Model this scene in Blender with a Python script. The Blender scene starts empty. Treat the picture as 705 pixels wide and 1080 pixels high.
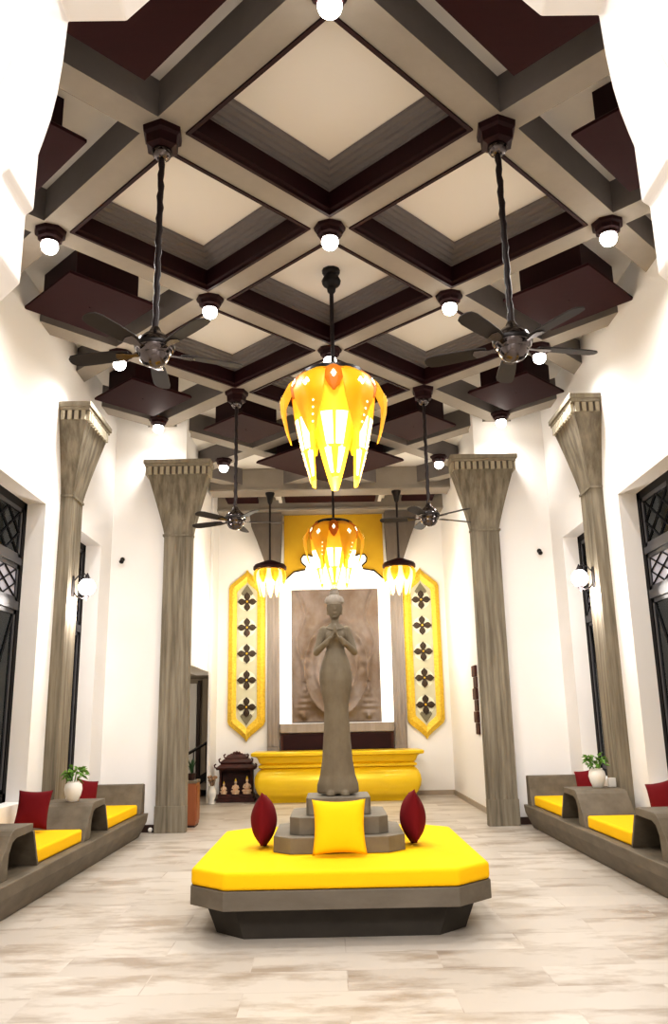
import bpy, math, random
from mathutils import Matrix, Vector, noise as mnoise
random.seed(7)
PI = math.pi
scn = bpy.context.scene
COL = scn.collection

# ------------------------------------------------------------------ materials
def mat(name, color, rough=0.6, metal=0.0, var=None, scale=(4, 4, 4), amount=0.0, bump=0.0, emit=None, estr=0.0,
        trans=0.0, coat=0.0, detail=6.0, spec=0.4):
    m = bpy.data.materials.new(name); m.use_nodes = True
    nt = m.node_tree; b = nt.nodes['Principled BSDF']
    b.inputs['Base Color'].default_value = (*color, 1)
    b.inputs['Roughness'].default_value = rough
    b.inputs['Metallic'].default_value = metal
    b.inputs['Specular IOR Level'].default_value = spec
    b.inputs['Coat Weight'].default_value = coat
    if trans: b.inputs['Transmission Weight'].default_value = trans
    if emit:
        b.inputs['Emission Color'].default_value = (*emit, 1)
        b.inputs['Emission Strength'].default_value = estr
    if amount or bump:
        tc = nt.nodes.new('ShaderNodeTexCoord'); mp = nt.nodes.new('ShaderNodeMapping')
        mp.inputs['Scale'].default_value = scale
        nz = nt.nodes.new('ShaderNodeTexNoise'); nz.inputs['Scale'].default_value = 1.0
        nz.inputs['Detail'].default_value = detail; nz.inputs['Roughness'].default_value = 0.6
        nt.links.new(tc.outputs['Object'], mp.inputs['Vector']); nt.links.new(mp.outputs['Vector'], nz.inputs['Vector'])
        if amount:
            cr = nt.nodes.new('ShaderNodeValToRGB')
            v = var or tuple(c * 0.5 for c in color)
            cr.color_ramp.elements[0].position = 0.5 - 0.28 / max(amount, .2)*.5
            cr.color_ramp.elements[1].position = 0.5 + 0.28 / max(amount, .2)*.5
            cr.color_ramp.elements[0].color = (*[c + (w - c) * min(1, amount) for c, w in zip(color, v)], 1)
            cr.color_ramp.elements[1].color = (*color, 1)
            nt.links.new(nz.outputs['Fac'], cr.inputs['Fac']); nt.links.new(cr.outputs['Color'], b.inputs['Base Color'])
        if bump:
            bp = nt.nodes.new('ShaderNodeBump'); bp.inputs['Strength'].default_value = bump; bp.inputs['Distance'].default_value = 0.02
            nt.links.new(nz.outputs['Fac'], bp.inputs['Height']); nt.links.new(bp.outputs['Normal'], b.inputs['Normal'])
    return m

WALL = mat('white plaster', (.84, .815, .795), .85, scale=(3, 3, 3), amount=.2, var=(.79, .765, .745))
CEIL = mat('cream ceiling', (.80, .765, .71), .9, scale=(2, 2, 2), amount=.2, var=(.75, .71, .66))
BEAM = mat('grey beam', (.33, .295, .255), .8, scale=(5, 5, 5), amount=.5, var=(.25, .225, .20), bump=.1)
BEAMSHADE = mat('shaded beam flank', (.175, .158, .152), .8, scale=(5, 5, 5), amount=.5, var=(.13, .117, .113))  # beam grey darkened for the side faces, shade put into the colour
COVE = mat('grey cove', (.185, .168, .165), .7, scale=(3, 3, 30), amount=.5, var=(.13, .118, .118))
MAROON = mat('dark red wood', (.026, .0055, .0075), .5, scale=(3, 22, 3), amount=.7, var=(.015, .0035, .005), spec=.2)
MAROONL = mat('dark red panel', (.034, .0065, .0085), .6, scale=(3, 14, 3), amount=.6, var=(.022, .0045, .006), spec=.15)
COLUMN = mat('streaked grey brown concrete', (.25, .218, .165), .75, scale=(14, 14, .9), amount=1.0, var=(.125, .105, .075), bump=.25)
BENCH = mat('brushed grey concrete', (.155, .128, .094), .6, scale=(6, 3, 8), amount=.8, var=(.09, .073, .05), bump=.15)
SLABG = mat('grey stone slab', (.15, .128, .10), .55, scale=(3, 6, 8), amount=.8, var=(.095, .08, .06), bump=.12)
FOOT = mat('shadowed stone foot', (.05, .043, .035), .8, scale=(5, 5, 5), amount=.7, var=(.03, .026, .022))  # shadow under the slab darkened into the foot colour
STEP = mat('plinth stone', (.175, .153, .12), .6, scale=(7, 7, 7), amount=.7, var=(.11, .095, .073), bump=.12)
STATUE = mat('carved grey brown stone', (.175, .145, .10), .7, scale=(9, 9, 5), amount=.8, var=(.115, .092, .062), bump=.15)
YELLOW = mat('yellow fabric', (.90, .53, .006), .85, scale=(70, 70, 70), amount=.3, var=(.80, .44, .004), bump=.12, spec=.2)
RED = mat('dark red fabric', (.13, .005, .009), .85, scale=(60, 60, 60), amount=.3, var=(.12, .003, .006), bump=.12, spec=.2)
GOLD = mat('yellow gold paint', (.90, .62, .02), .28, metal=.15, scale=(4, 4, 4), amount=.3, var=(.78, .46, .01), coat=.3)
LEAFG = mat('grey leaf ornament', (.20, .18, .12), .5, scale=(20, 20, 20), amount=.6)
DENT = mat('pale dentils', (.46, .41, .31), .7, scale=(9, 9, 3), amount=.6, var=(.3, .26, .19))
CAPST = mat('dark grey capital', (.16, .135, .115), .75, scale=(6, 6, 2), amount=.7, var=(.10, .085, .075))
CORN = mat('cornice stone', (.31, .275, .21), .75, scale=(14, 14, 2), amount=.8, var=(.2, .17, .13))
GOLDC = mat('carved gold', (.84, .58, .07), .4, metal=.2, scale=(26, 26, 26), amount=.8, var=(.55, .33, .02), bump=.7)
OCHRE = mat('ochre panel', (.58, .36, .02), .6, scale=(5, 5, 5), amount=.5, var=(.5, .28, .01))
CHROME = mat('dark chrome', (.13, .115, .115), .2, metal=1.0)
BLACK = mat('black metal', (.012, .009, .009), .4, metal=.3)
ROD = mat('dark brown metal rod', (.016, .008, .009), .5, scale=(20, 20, 60), amount=.6, bump=.3)
BLADE = mat('dark wood blade', (.022, .017, .016), .6, scale=(20, 3, 20), amount=.7, var=(.015, .011, .01))
WFRAME = mat('black window metal', (.006, .005, .006), .6, spec=.15)
WSUB = mat('grey window metal', (.05, .05, .058), .45, metal=.3)
DARKRED = mat('shrine wood', (.075, .016, .010), .5, scale=(8, 8, 20), amount=.8, var=(.02, .006, .005), bump=.3)
BROWNW = mat('orange brown wood', (.30, .10, .04), .45, scale=(8, 8, 2), amount=.7, var=(.2, .06, .02))
CERAM = mat('white ceramic', (.82, .80, .76), .3, scale=(3, 3, 3), amount=.1)
FIGW = mat('pale gilded figure', (.75, .62, .45), .45, scale=(20, 20, 20), amount=.7, var=(.6, .25, .1))
LEAF = mat('green leaf', (.12, .26, .03), .5, scale=(20, 20, 20), amount=.6, var=(.05, .13, .015))
DRY = mat('dried flowers', (.35, .22, .13), .8, scale=(20, 20, 20), amount=.6)
SOIL = mat('dark soil', (.03, .02, .015), .95, scale=(30, 30, 30), amount=.5)
PILAST = mat('altar pilaster stone', (.31, .265, .24), .7, scale=(9, 9, 1), amount=.8, var=(.2, .17, .15))
RELIEF = mat('carved relief stone', (.225, .187, .172), .75, scale=(2.2, 2.2, 1.4), amount=1.0, var=(.15, .105, .075), bump=.4)
ALCOVE = mat('taupe alcove wall', (.40, .34, .27), .85, scale=(2, 2, 2), amount=.3)
BASEB = mat('dark brown skirting', (.05, .025, .02), .5, scale=(6, 6, 6), amount=.4)
SKIRT = mat('taupe skirting', (.42, .35, .28), .5, scale=(6, 6, 6), amount=.4)
CARV = mat('dark carved flower', (.055, .032, .016), .5, scale=(30, 30, 30), amount=.8, var=(.02, .012, .006), bump=.3)
BULB = mat('lit bulb', (1, 1, 1), .5, emit=(1, .95, .86), estr=22)
GLOBE = mat('lit white globe', (1, 1, 1), .4, emit=(1, .95, .93), estr=6)
LIT = mat('lit white backboard', (.95, .93, .90), .6, emit=(1, .95, .88), estr=.9, scale=(2, 2, 2), amount=.05)
HALO = mat('painted halo glow', (.72, .70, .56), .6, emit=(1, .96, .8), estr=.02)  # pale colour stands for the backlight glow around each flower
PALEST = mat('pale headband stone', (.34, .30, .25), .7, scale=(12, 12, 12), amount=.6)
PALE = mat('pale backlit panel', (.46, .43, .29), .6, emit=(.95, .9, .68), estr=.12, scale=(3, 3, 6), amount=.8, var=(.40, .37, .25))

def petal_mat(name, color, tcol, emit, estr, tw=.55):
    m = bpy.data.materials.new(name); m.use_nodes = True
    nt = m.node_tree; b = nt.nodes['Principled BSDF']; out = nt.nodes['Material Output']
    b.inputs['Base Color'].default_value = (*color, 1); b.inputs['Roughness'].default_value = .35
    b.inputs['Emission Color'].default_value = (*emit, 1); b.inputs['Emission Strength'].default_value = estr
    tr = nt.nodes.new('ShaderNodeBsdfTranslucent'); tr.inputs['Color'].default_value = (*tcol, 1)
    mx = nt.nodes.new('ShaderNodeMixShader'); mx.inputs['Fac'].default_value = tw
    nz = nt.nodes.new('ShaderNodeTexNoise'); nz.inputs['Scale'].default_value = 9
    bp = nt.nodes.new('ShaderNodeBump'); bp.inputs['Strength'].default_value = .15
    nt.links.new(nz.outputs['Fac'], bp.inputs['Height']); nt.links.new(bp.outputs['Normal'], b.inputs['Normal'])
    nt.links.new(b.outputs[0], mx.inputs[1]); nt.links.new(tr.outputs[0], mx.inputs[2]); nt.links.new(mx.outputs[0], out.inputs['Surface'])
    return m
PETAL = petal_mat('yellow translucent petal', (.66, .40, .012), (1, .78, .26), (1, .60, .02), .03, .5)
PETALO = petal_mat('amber petal', (.50, .17, .01), (.7, .25, .02), (1, .30, .01), .06, .35)
PETALS = petal_mat('bright glass petal', (.95, .8, .35), (.98, .88, .5), (1, .84, .45), 1.5)
CUTGLOW = mat('lit cutwork and petal glow', (1, .97, .85), .5, emit=(1, .92, .66), estr=1.6)  # cut-outs, and the painted white glow of the lower petals

def glass_mat(name, tint, op):
    m = bpy.data.materials.new(name); m.use_nodes = True
    nt = m.node_tree; b = nt.nodes['Principled BSDF']; out = nt.nodes['Material Output']
    b.inputs['Base Color'].default_value = (*tint, 1); b.inputs['Roughness'].default_value = .08
    nz = nt.nodes.new('ShaderNodeTexNoise'); nz.inputs['Scale'].default_value = 3
    bp = nt.nodes.new('ShaderNodeBump'); bp.inputs['Strength'].default_value = .05
    nt.links.new(nz.outputs['Fac'], bp.inputs['Height']); nt.links.new(bp.outputs['Normal'], b.inputs['Normal'])
    t = nt.nodes.new('ShaderNodeBsdfTransparent'); t.inputs['Color'].default_value = (.6, .65, .65, 1)
    mx = nt.nodes.new('ShaderNodeMixShader'); mx.inputs['Fac'].default_value = op
    nt.links.new(t.outputs[0], mx.inputs[1]); nt.links.new(b.outputs[0], mx.inputs[2]); nt.links.new(mx.outputs[0], out.inputs['Surface'])
    return m
GLASS = glass_mat('dark window glass', (.012, .016, .018), .6)
GLASSL = glass_mat('pale patterned glass', (.42, .42, .50), .9)

def floor_mat():
    m = bpy.data.materials.new('floor tile'); m.use_nodes = True
    nt = m.node_tree; b = nt.nodes['Principled BSDF']; L = nt.links.new
    tc = nt.nodes.new('ShaderNodeTexCoord')
    br = nt.nodes.new('ShaderNodeTexBrick'); br.offset = .5; br.inputs['Scale'].default_value = 1
    br.inputs['Brick Width'].default_value = 1.2; br.inputs['Row Height'].default_value = .4
    br.inputs['Mortar Size'].default_value = .004
    br.inputs['Color1'].default_value = (.54, .495, .44, 1); br.inputs['Color2'].default_value = (.45, .405, .355, 1)
    br.inputs['Mortar'].default_value = (.47, .42, .37, 1)
    L(tc.outputs['Object'], br.inputs['Vector'])
    mp = nt.nodes.new('ShaderNodeMapping'); mp.inputs['Scale'].default_value = (1.2, 2.8, 1); L(tc.outputs['Object'], mp.inputs['Vector'])
    # jitter per brick so the streaks stop at the joints
    nz = nt.nodes.new('ShaderNodeTexNoise'); nz.inputs['Scale'].default_value = 1.2; nz.inputs['Detail'].default_value = 8; nz.inputs['Roughness'].default_value = .62
    add = nt.nodes.new('ShaderNodeVectorMath'); add.operation = 'MULTIPLY_ADD'
    add.inputs[1].default_value = (14, 14, 14); L(br.outputs['Color'], add.inputs[0]); L(mp.outputs['Vector'], add.inputs[2])
    L(add.outputs[0], nz.inputs['Vector'])
    cr = nt.nodes.new('ShaderNodeValToRGB')
    cr.color_ramp.elements[0].position = .36; cr.color_ramp.elements[0].color = (.50, .42, .34, 1)
    cr.color_ramp.elements[1].position = .52; cr.color_ramp.elements[1].color = (1, 1, 1, 1)
    L(nz.outputs['Fac'], cr.inputs['Fac'])
    mx = nt.nodes.new('ShaderNodeMix'); mx.data_type = 'RGBA'; mx.blend_type = 'MULTIPLY'; mx.inputs['Factor'].default_value = .75
    L(br.outputs['Color'], mx.inputs[6]); L(cr.outputs['Color'], mx.inputs[7]); L(mx.outputs[2], b.inputs['Base Color'])
    b.inputs['Roughness'].default_value = .38
    return m
FLOOR = floor_mat()

# ------------------------------------------------------------------ mesh builder
class MB:
    def __init__(s): s.v = []; s.f = []
    def add(s, vs, fs, M=None):
        o = len(s.v)
        s.v += [tuple(M @ Vector(p)) if M else tuple(p) for p in vs]
        s.f += [tuple(i + o for i in f) for f in fs]
        return s
    def box(s, x0, x1, y0, y1, z0, z1, M=None):
        x0, x1 = sorted((x0, x1)); y0, y1 = sorted((y0, y1)); z0, z1 = sorted((z0, z1))
        vs = [(x, y, z) for z in (z0, z1) for y in (y0, y1) for x in (x0, x1)]
        return s.add(vs, [(0, 2, 3, 1), (4, 5, 7, 6), (0, 1, 5, 4), (2, 6, 7, 3), (0, 4, 6, 2), (1, 3, 7, 5)], M)
    def prism(s, poly, a, b, axis='y', M=None):
        def P(p, t): return {'y': (p[0], t, p[1]), 'x': (t, p[0], p[1]), 'z': (p[0], p[1], t)}[axis]
        n = len(poly); area = sum(poly[i][0] * poly[(i + 1) % n][1] - poly[(i + 1) % n][0] * poly[i][1] for i in range(n))
        poly = list(poly)
        flip = (area > 0) != (axis in ('x', 'z'))
        if (a > b): a, b = b, a
        if flip: poly.reverse()
        vs = [P(p, a) for p in poly] + [P(p, b) for p in poly]
        fs = [tuple(reversed(range(n))), tuple(range(n, 2 * n))] + [(i, (i + 1) % n, n + (i + 1) % n, n + i) for i in range(n)]
        return s.add(vs, fs, M)
    def loft(s, rings, cap=True, M=None, close=True):
        n = len(rings[0]); vs = [p for r in rings for p in r]; fs = []
        for k in range(len(rings) - 1):
            for i in range(n if close else n - 1):
                j = (i + 1) % n
                fs.append((k * n + i, k * n + j, (k + 1) * n + j, (k + 1) * n + i))
        if cap:
            fs.append(tuple(reversed(range(n)))); fs.append(tuple(range((len(rings) - 1) * n, len(rings) * n)))
        return s.add(vs, fs, M)
    def lathe(s, prof, c=(0, 0, 0), n=20, cap=True, sx=1, sy=1, M=None, rot=0):
        rings = [[(c[0] + r * sx * math.cos(rot + 2 * PI * i / n), c[1] + r * sy * math.sin(rot + 2 * PI * i / n), c[2] + z) for i in range(n)] for r, z in prof]
        if prof[0][1] > prof[-1][1]: rings.reverse()
        return s.loft(rings, cap, M)
    def ball(s, c, rx, ry=None, rz=None, n=14, m=9, M=None):
        ry = ry or rx; rz = rz or rx
        prof = [(math.sin(PI * k / m) or 1e-4, -math.cos(PI * k / m)) for k in range(m + 1)]
        prof[0] = (1e-3, -1); prof[-1] = (1e-3, 1)
        rings = [[(c[0] + rx * r * math.cos(2 * PI * i / n), c[1] + ry * r * math.sin(2 * PI * i / n), c[2] + rz * z) for i in range(n)] for r, z in prof]
        return s.loft(rings, True, M)
    def tube(s, pts, rad, n=10, M=None):
        pts = [Vector(p) for p in pts]; rings = []
        rad = rad if isinstance(rad, (list, tuple)) else [rad] * len(pts)
        up = None
        for k, p in enumerate(pts):
            d = (pts[min(k + 1, len(pts) - 1)] - pts[max(k - 1, 0)]).normalized()
            if up is None:
                up = Vector((0, 0, 1)) if abs(d.z) < .9 else Vector((1, 0, 0))
            a = up.cross(d).normalized(); b = d.cross(a).normalized(); up = b
            rings.append([tuple(p + (a * math.cos(2 * PI * i / n) + b * math.sin(2 * PI * i / n)) * rad[k]) for i in range(n)])
        return s.loft(rings, True, M)
    def ring4(s, prof, c, M=None):
        """square frame turned 45 degrees round c, profile in (distance to side, z)"""
        q = math.sqrt(2); n = len(prof); vs = []; fs = []
        for k in range(4):
            ca, sa = ((1, 0), (0, 1), (-1, 0), (0, -1))[k]
            vs += [(c[0] + p * q * ca, c[1] + p * q * sa, z) for p, z in prof]
        for k in range(4):
            for i in range(n):
                j = (i + 1) % n; k2 = (k + 1) % 4
                fs.append((k * n + i, k2 * n + i, k2 * n + j, k * n + j))
        return s.add(vs, fs, M)
    def build(s, name, m, parent=None, smooth=None, bevel=0, seg=2, loc=None):
        me = bpy.data.meshes.new(name); me.from_pydata(s.v, [], s.f); me.validate(); me.update()
        import bmesh
        bm = bmesh.new(); bm.from_mesh(me); bmesh.ops.recalc_face_normals(bm, faces=bm.faces); bm.to_mesh(me); bm.free()
        me.materials.append(m)
        if smooth is not None:
            me.polygons.foreach_set('use_smooth', [True] * len(me.polygons)); me.set_sharp_from_angle(angle=math.radians(smooth))
        o = bpy.data.objects.new(name, me); COL.objects.link(o)
        if parent: o.parent = parent
        if loc: o.location = loc
        if bevel:
            b = o.modifiers.new('edge', 'BEVEL'); b.width = bevel; b.segments = seg; b.limit_method = 'ANGLE'; b.angle_limit = math.radians(40)
        return o

def tag(o, label, cat, group=None, kind=None):
    o['label'] = label; o['category'] = cat
    if group: o['group'] = group
    if kind: o['kind'] = kind
    return o
def thing(name, label, cat, loc=(0, 0, 0), rz=0, group=None, kind=None):
    o = bpy.data.objects.new(name, None); COL.objects.link(o); o.location = loc; o.rotation_euler = (0, 0, rz); o.empty_display_size = .1
    return tag(o, label, cat, group, kind)
def copy_tree(o, parent=None, **kw):
    c = o.copy(); COL.objects.link(c)
    if parent: c.parent = parent
    for ch in list(o.children): copy_tree(ch, c)
    return c
def dup(o, label, loc, rz=None):
    c = copy_tree(o); c['label'] = label; c.location = loc
    if rz is not None: c.rotation_euler = (0, 0, rz)
    return c
def struct(name, mb, m, parent=None, **k):
    o = mb.build(name, m, parent, **k)
    if not parent: o['kind'] = 'structure'
    return o
def part_label(o, t): o['label'] = t; return o
def sgn(x): return 1 if x > 0 else -1

# ------------------------------------------------------------------ dimensions (metres)
A = .2996 * 4.5; D0 = .9587 * 4.5           # half diagonal of the ceiling cells, first row of crossings
CE = 6.46; BU = 6.12                          # ceiling, underside of beams
XW = 3.42; YF = 12.45; XI = 2.42; YB = 17.4   # hall half width, facing walls, inner hall half width, back wall
def node(i, j): return (i * A, D0 + j * A)

# ------------------------------------------------------------------ shell
struct('floor', MB().box(-5.4, 5.4, -2.6, 20, -.12, 0), FLOOR)
struct('ceiling', MB().box(-5.4, 5.4, -2.6, 20, CE, CE + .12), CEIL)
WIN = ((6.75, 9.45), (10.8, 11.86)); WZ0, WZ1 = .70, 4.06
for s, nm in ((-1, 'left'), (1, 'right')):
    w = MB(); ys = [-2.6]
    X0, X1 = s * XW, s * (XW + .32)
    for a, b in WIN:
        w.box(X0, X1, ys[-1], a, 0, CE); w.box(X0, X1, a, b, 0, WZ0); w.box(X0, X1, a, b, WZ1, CE); ys.append(b)
    w.box(X0, X1, ys[-1], YF + .5, 0, CE)
    struct('wall_' + nm, w, WALL)
    struct('wall_facing_' + nm, MB().box(s * 2.3, s * XW, YF, YF + .35, 0, CE), WALL)
struct('wall_inner_right', MB().box(XI, XI + .3, YF + .35, YB + .3, 0, CE), WALL)
struct('wall_back', MB().box(-XI, XI, YB, YB + .3, 0, CE), WALL)
struct('wall_pier_left', MB().box(-XI - .05, -XI, 16.5, YB + .3, 0, CE), WALL)
struct('wall_inner_left', MB().box(-2.9, -2.475, YF + .35, 16.5, 2.47, CE).box(-2.9, -2.475, 16.5, YB + .3, 2.47, CE), WALL)
struct('wall_stairwell', MB().box(-5.2, -1.0, 19.0, 19.2, 0, 2.6).box(-5.4, -5.2, YF + .35, 19.2, 0, 2.6), ALCOVE)
struct('wall_stairwell_soffit', MB().box(-5.2, -2.9, YF + .35, 19.0, 2.47, 2.6).box(-2.9, -1.0, YB + .3, 19.0, 2.47, 2.6), ALCOVE)
struct('wall_entrance', MB().box(-5.4, 5.4, -2.6, -2.4, 0, CE), WALL)
struct('baseboard_left', MB().box(-3.3, -2.3, YF - .025, YF - .001, .0, .1), BASEB)
struct('baseboard_right', MB().box(2.3, 3.3, YF - .025, YF - .001, .0, .1), BASEB)
struct('baseboard_back', MB().box(-XI, XI, YB - .02, YB - .001, 0, .09).box(XI - .02, XI - .001, YF + .4, YB - .02, 0, .09).box(-XI, -XI + .02, 16.56, YB - .02, 0, .09), SKIRT)
# entrance portal: white header with curved corbels
por = []
for s in (-1, 1):
    por.append([(s * .0, 5.2), (s * .58, 5.2), (s * .87, 4.86), (s * .985, 4.73), (s * 1.26, 4.73), (s * 1.27, 4.5), (s * 1.285, 4.32), (s * 1.305, 4.19),
                (s * 1.33, 4.08), (s * 1.35, 4.0), (s * 1.352, 3.715), (s * 1.385, 3.69), (s * 1.385, 3.355), (s * 1.48, 3.25), (s * 1.95, 2.75), (s * 1.95, 0), (s * XW, 0), (s * XW, CE), (0, CE)])
p = MB()
for q in por: p.prism(q, 2.9, 3.2)
struct('wall_portal', p, WALL, bevel=.012)
for k, s in enumerate((-1, 1)):
    t = MB().prism([(s * 1.33, 4.9), (s * 1.34, 4.5), (s * 1.37, 4.25), (s * 1.43, 4.06), (s * 1.52, 3.95), (s * 1.9, 3.95), (s * 1.9, 4.9)], 2.84, 2.9)
    t.prism([(s * 1.40, 3.66), (s * 1.40, 3.4), (s * 1.60, 3.2), (s * 1.9, 2.9), (s * 1.9, 3.66)], 2.85, 2.9)
    struct('trim_%d' % (k + 1), t, WALL, bevel=.015)

# ---------------- ceiling lattice of beams
k = 3
hw = .13
def beam(p0, p1, z0):
    d = Vector((p1[0] - p0[0], p1[1] - p0[1])).normalized(); n = Vector((-d.y, d.x)) * hw
    a, b = Vector(p0), Vector(p1)
    q = [a - n, b - n, b + n, a + n]
    return MB().prism([tuple(v) for v in q], z0, CE - .001, 'z')
def clip(x_of, y0, y1, X):
    """part of the line x = x_of(y) inside |x|<X"""
    ys = [y0 + (y1 - y0) * t / 400 for t in range(401) if abs(x_of(y0 + (y1 - y0) * t / 400)) <= X]
    return (ys[0], ys[-1]) if len(ys) > 8 else None
for fam in (1, -1):
    for m2 in range(-4, 16, 1):
        # nodes with j - fam*i = 2*m2
        x_of = lambda y, m2=m2, fam=fam: fam * (y - D0 - 2 * m2 * A)
        segs = [clip(x_of, 3.5, YF + .2, XW + .1), clip(x_of, YF + .2, 15.95, XI)]
        for sg in segs:
            if not sg: continue
            k += 1
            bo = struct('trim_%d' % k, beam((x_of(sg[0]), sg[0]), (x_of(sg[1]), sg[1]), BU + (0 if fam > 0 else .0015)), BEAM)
            bo.data.materials.append(BEAMSHADE)
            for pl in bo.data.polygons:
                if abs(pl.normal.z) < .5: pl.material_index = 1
for y0, y1, z0 in ((15.85, 16.25, 5.98), (17.02, 17.39, 5.86)):
    k += 1
    struct('trim_%d' % k, MB().box(-XI, XI, y0, y1, z0 + .06, CE - .002).box(-XI, XI, y0 - .04, y1 + (.04 if y1 < 17 else 0), z0, z0 + .06), BEAM, bevel=.01)

for s in (-1, 1):
    k += 1; m_ = MB()
    for q in range(5): m_.box(s * (1.02 + .07 * q), s * (1.09 + .07 * q), 16.3, 16.95, 6.02 + .07 * q, 6.045 + .07 * q)
    struct('trim_%d' % k, m_, CEIL)
# ---------------- plain coffers: dark red lip and stepped grey cove
def coffer(label, c, first=[None]):
    if first[0] is None:
        t = thing('ceiling_coffer', label, 'ceiling coffer', (c[0], c[1], BU), 0, 'plain coffers of the ceiling')
        z = lambda v: v - BU
        MB().ring4([(.822, z(6.105)), (.79, z(6.105)), (.788, z(6.135)), (.765, z(6.15)), (.763, z(6.325)), (.822, z(6.325))], (0, 0)).build('lip', MAROON, t)
        MB().ring4([(.822, z(6.325)), (.755, z(6.325)), (.752, z(6.345)), (.715, z(6.35)), (.71, z(6.372)), (.67, z(6.38)), (.662, z(6.40)), (.62, z(6.405)), (.61, z(6.425)),
                    (.575, z(6.43)), (.565, z(6.455)), (.822, z(6.455))], (0, 0)).build('cove', COVE, t)
        first[0] = t; return t
    return dup(first[0], label, (c[0], c[1], BU))
for (i, j), lb in (((0, 1), 'dark red and grey coffer closest to the entrance, before the middle lamp'),
                   ((-1, 2), 'dark red and grey coffer just behind the left near fan canopy'),
                   ((1, 2), 'dark red and grey coffer just behind the right near fan canopy'),
                   ((0, 3), 'dark red and grey coffer from which the nearer lotus chandelier hangs'),
                   ((-1, 4), 'dark red and grey coffer before the left far fan canopy'),
                   ((1, 4), 'dark red and grey coffer before the right far fan canopy'),
                   ((0, 5), 'dark red and grey coffer behind the nearer chandelier, deepest of the plain ones')):
    coffer(lb, node(i, j))

# ---------------- dropped dark red trays
def tray(label, c, hd, z0, first={}):
    key = hd
    if key not in first:
        t = thing('ceiling_tray', label, 'ceiling panel', (c[0], c[1], z0), 0, 'dropped dark red ceiling trays')
        p = hd / math.sqrt(2)
        MB().ring4([(p, 0), (p, .025), (p - .02, .05), (p - .05, .065), (.01, .065), (.01, 0)], (0, 0)).build('flange', MAROONL, t)
        MB().ring4([(p * .72, .066), (p * .72, CE - z0 - .002), (.01, CE - z0 - .002), (.01, .066)], (0, 0)).build('neck', MAROON, t)
        first[key] = t; return t
    return dup(first[key], label, (c[0], c[1], z0))
for s, sd in ((-1, 'left'), (1, 'right')):
    tray('dark red dropped ceiling tray cut off by the top of the photo, %s side' % sd, node(s, 0), .70, 6.04)
    tray('dark red dropped ceiling tray half hidden behind the %s white portal corbel' % sd, node(2 * s, 1), .74, 6.04)
    tray('dark red dropped ceiling tray above the %s near fan blades, by the side wall' % sd, node(2 * s, 3), .74, 6.04)
    tray('dark red dropped ceiling tray by the %s near column capital' % sd, node(2 * s, 5), .70, 6.04)
    tray('dark red dropped ceiling tray right behind the %s far fan rod' % sd, node(s, 6), .68, 6.04)
tray('large dark red diamond tray behind the nearer lotus chandelier', node(0, 7), 1.30, 5.90)
t = thing('ceiling_tray', 'long dark red box between the two back cross beams, centred over the altar', 'ceiling panel', (0, 16.62, 6.0), 0, 'dark red boxes above the altar')
MB().box(-.95, .95, -.26, .26, 0, .07).build('flange', MAROONL, t, bevel=.01); MB().box(-.88, .88, -.2, .2, .071, CE - 6.0 - .002).build('neck', MAROON, t)
for s, sd in ((-1, 'left'), (1, 'right')):
    t = thing('ceiling_tray', 'small dark red box between the back cross beams on the %s of the long one' % sd, 'ceiling panel', (s * 1.85, 16.62, 6.0), 0, 'dark red boxes above the altar')
    MB().box(-.33, .33, -.26, .26, 0, .07).build('flange', MAROONL, t, bevel=.01); MB().box(-.27, .27, -.2, .2, .071, CE - 6.0 - .002).build('neck', MAROON, t)

# ---------------- ceiling lamps
def add_light(kind, loc, power, color=(1, .975, .95), size=.08, **kw):
    l = bpy.data.lights.new('lamp_or_fill', kind); l.energy = power; l.color = color
    if kind in ('POINT', 'SPOT'): l.shadow_soft_size = size
    for a, v in kw.items(): setattr(l, a, v)
    o = bpy.data.objects.new('lamp_or_fill', l); COL.objects.link(o); o.location = loc
    return o
LAMPS = {(0, 0): 'round ceiling lamp, lit, on the crossing nearest the entrance at the top of the photo',
         (0, 2): 'round ceiling lamp, lit, in front of the nearer chandelier canopy',
         (0, 4): 'round ceiling lamp, lit, directly above the crown of the nearer chandelier',
         (-1, 3): 'round ceiling lamp, lit, just right of the left near fan rod', (1, 3): 'round ceiling lamp, lit, just left of the right near fan rod',
         (-2, 2): 'round ceiling lamp, lit, beside the left portal corbel', (2, 2): 'round ceiling lamp, lit, beside the right portal corbel',
         (-2, 4): 'round ceiling lamp, lit, right behind the left near fan blades', (2, 4): 'round ceiling lamp, lit, right behind the right near fan blades',
         (-1.99, 5.76): 'round ceiling lamp, lit, between left near and far column capitals', (1.99, 5.76): 'round ceiling lamp, lit, between right near and far column capitals'}
lamp0 = None
places = [(*node(*ij), lb) for ij, lb in LAMPS.items()]
places += [(-1.93, 14.2, 'round ceiling lamp, lit, beside the inner edge of the left far column capital'), (1.98, 14.2, 'round ceiling lamp, lit, beside the inner edge of the right far column capital')]
for x, y, lb in places:
    if lamp0 is None:
        lamp0 = thing('ceiling_lamp', lb, 'ceiling lamp', (x, y, BU), 0, 'round ceiling lamps')
        MB().lathe([(.155, 0), (.15, -.03), (.125, -.045), (.12, -.085), (.095, -.10), (.09, -.125)], n=8).build('housing', MAROON, lamp0, smooth=35)
        MB().ball((0, 0, -.155), .082).build('bulb', BULB, lamp0, smooth=180)
    else: dup(lamp0, lb, (x, y, BU))
    add_light('SPOT', (x, y, BU - .26), 45 if y > 11.9 else 150, size=.09, spot_size=math.radians(165), spot_blend=.8)

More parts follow.
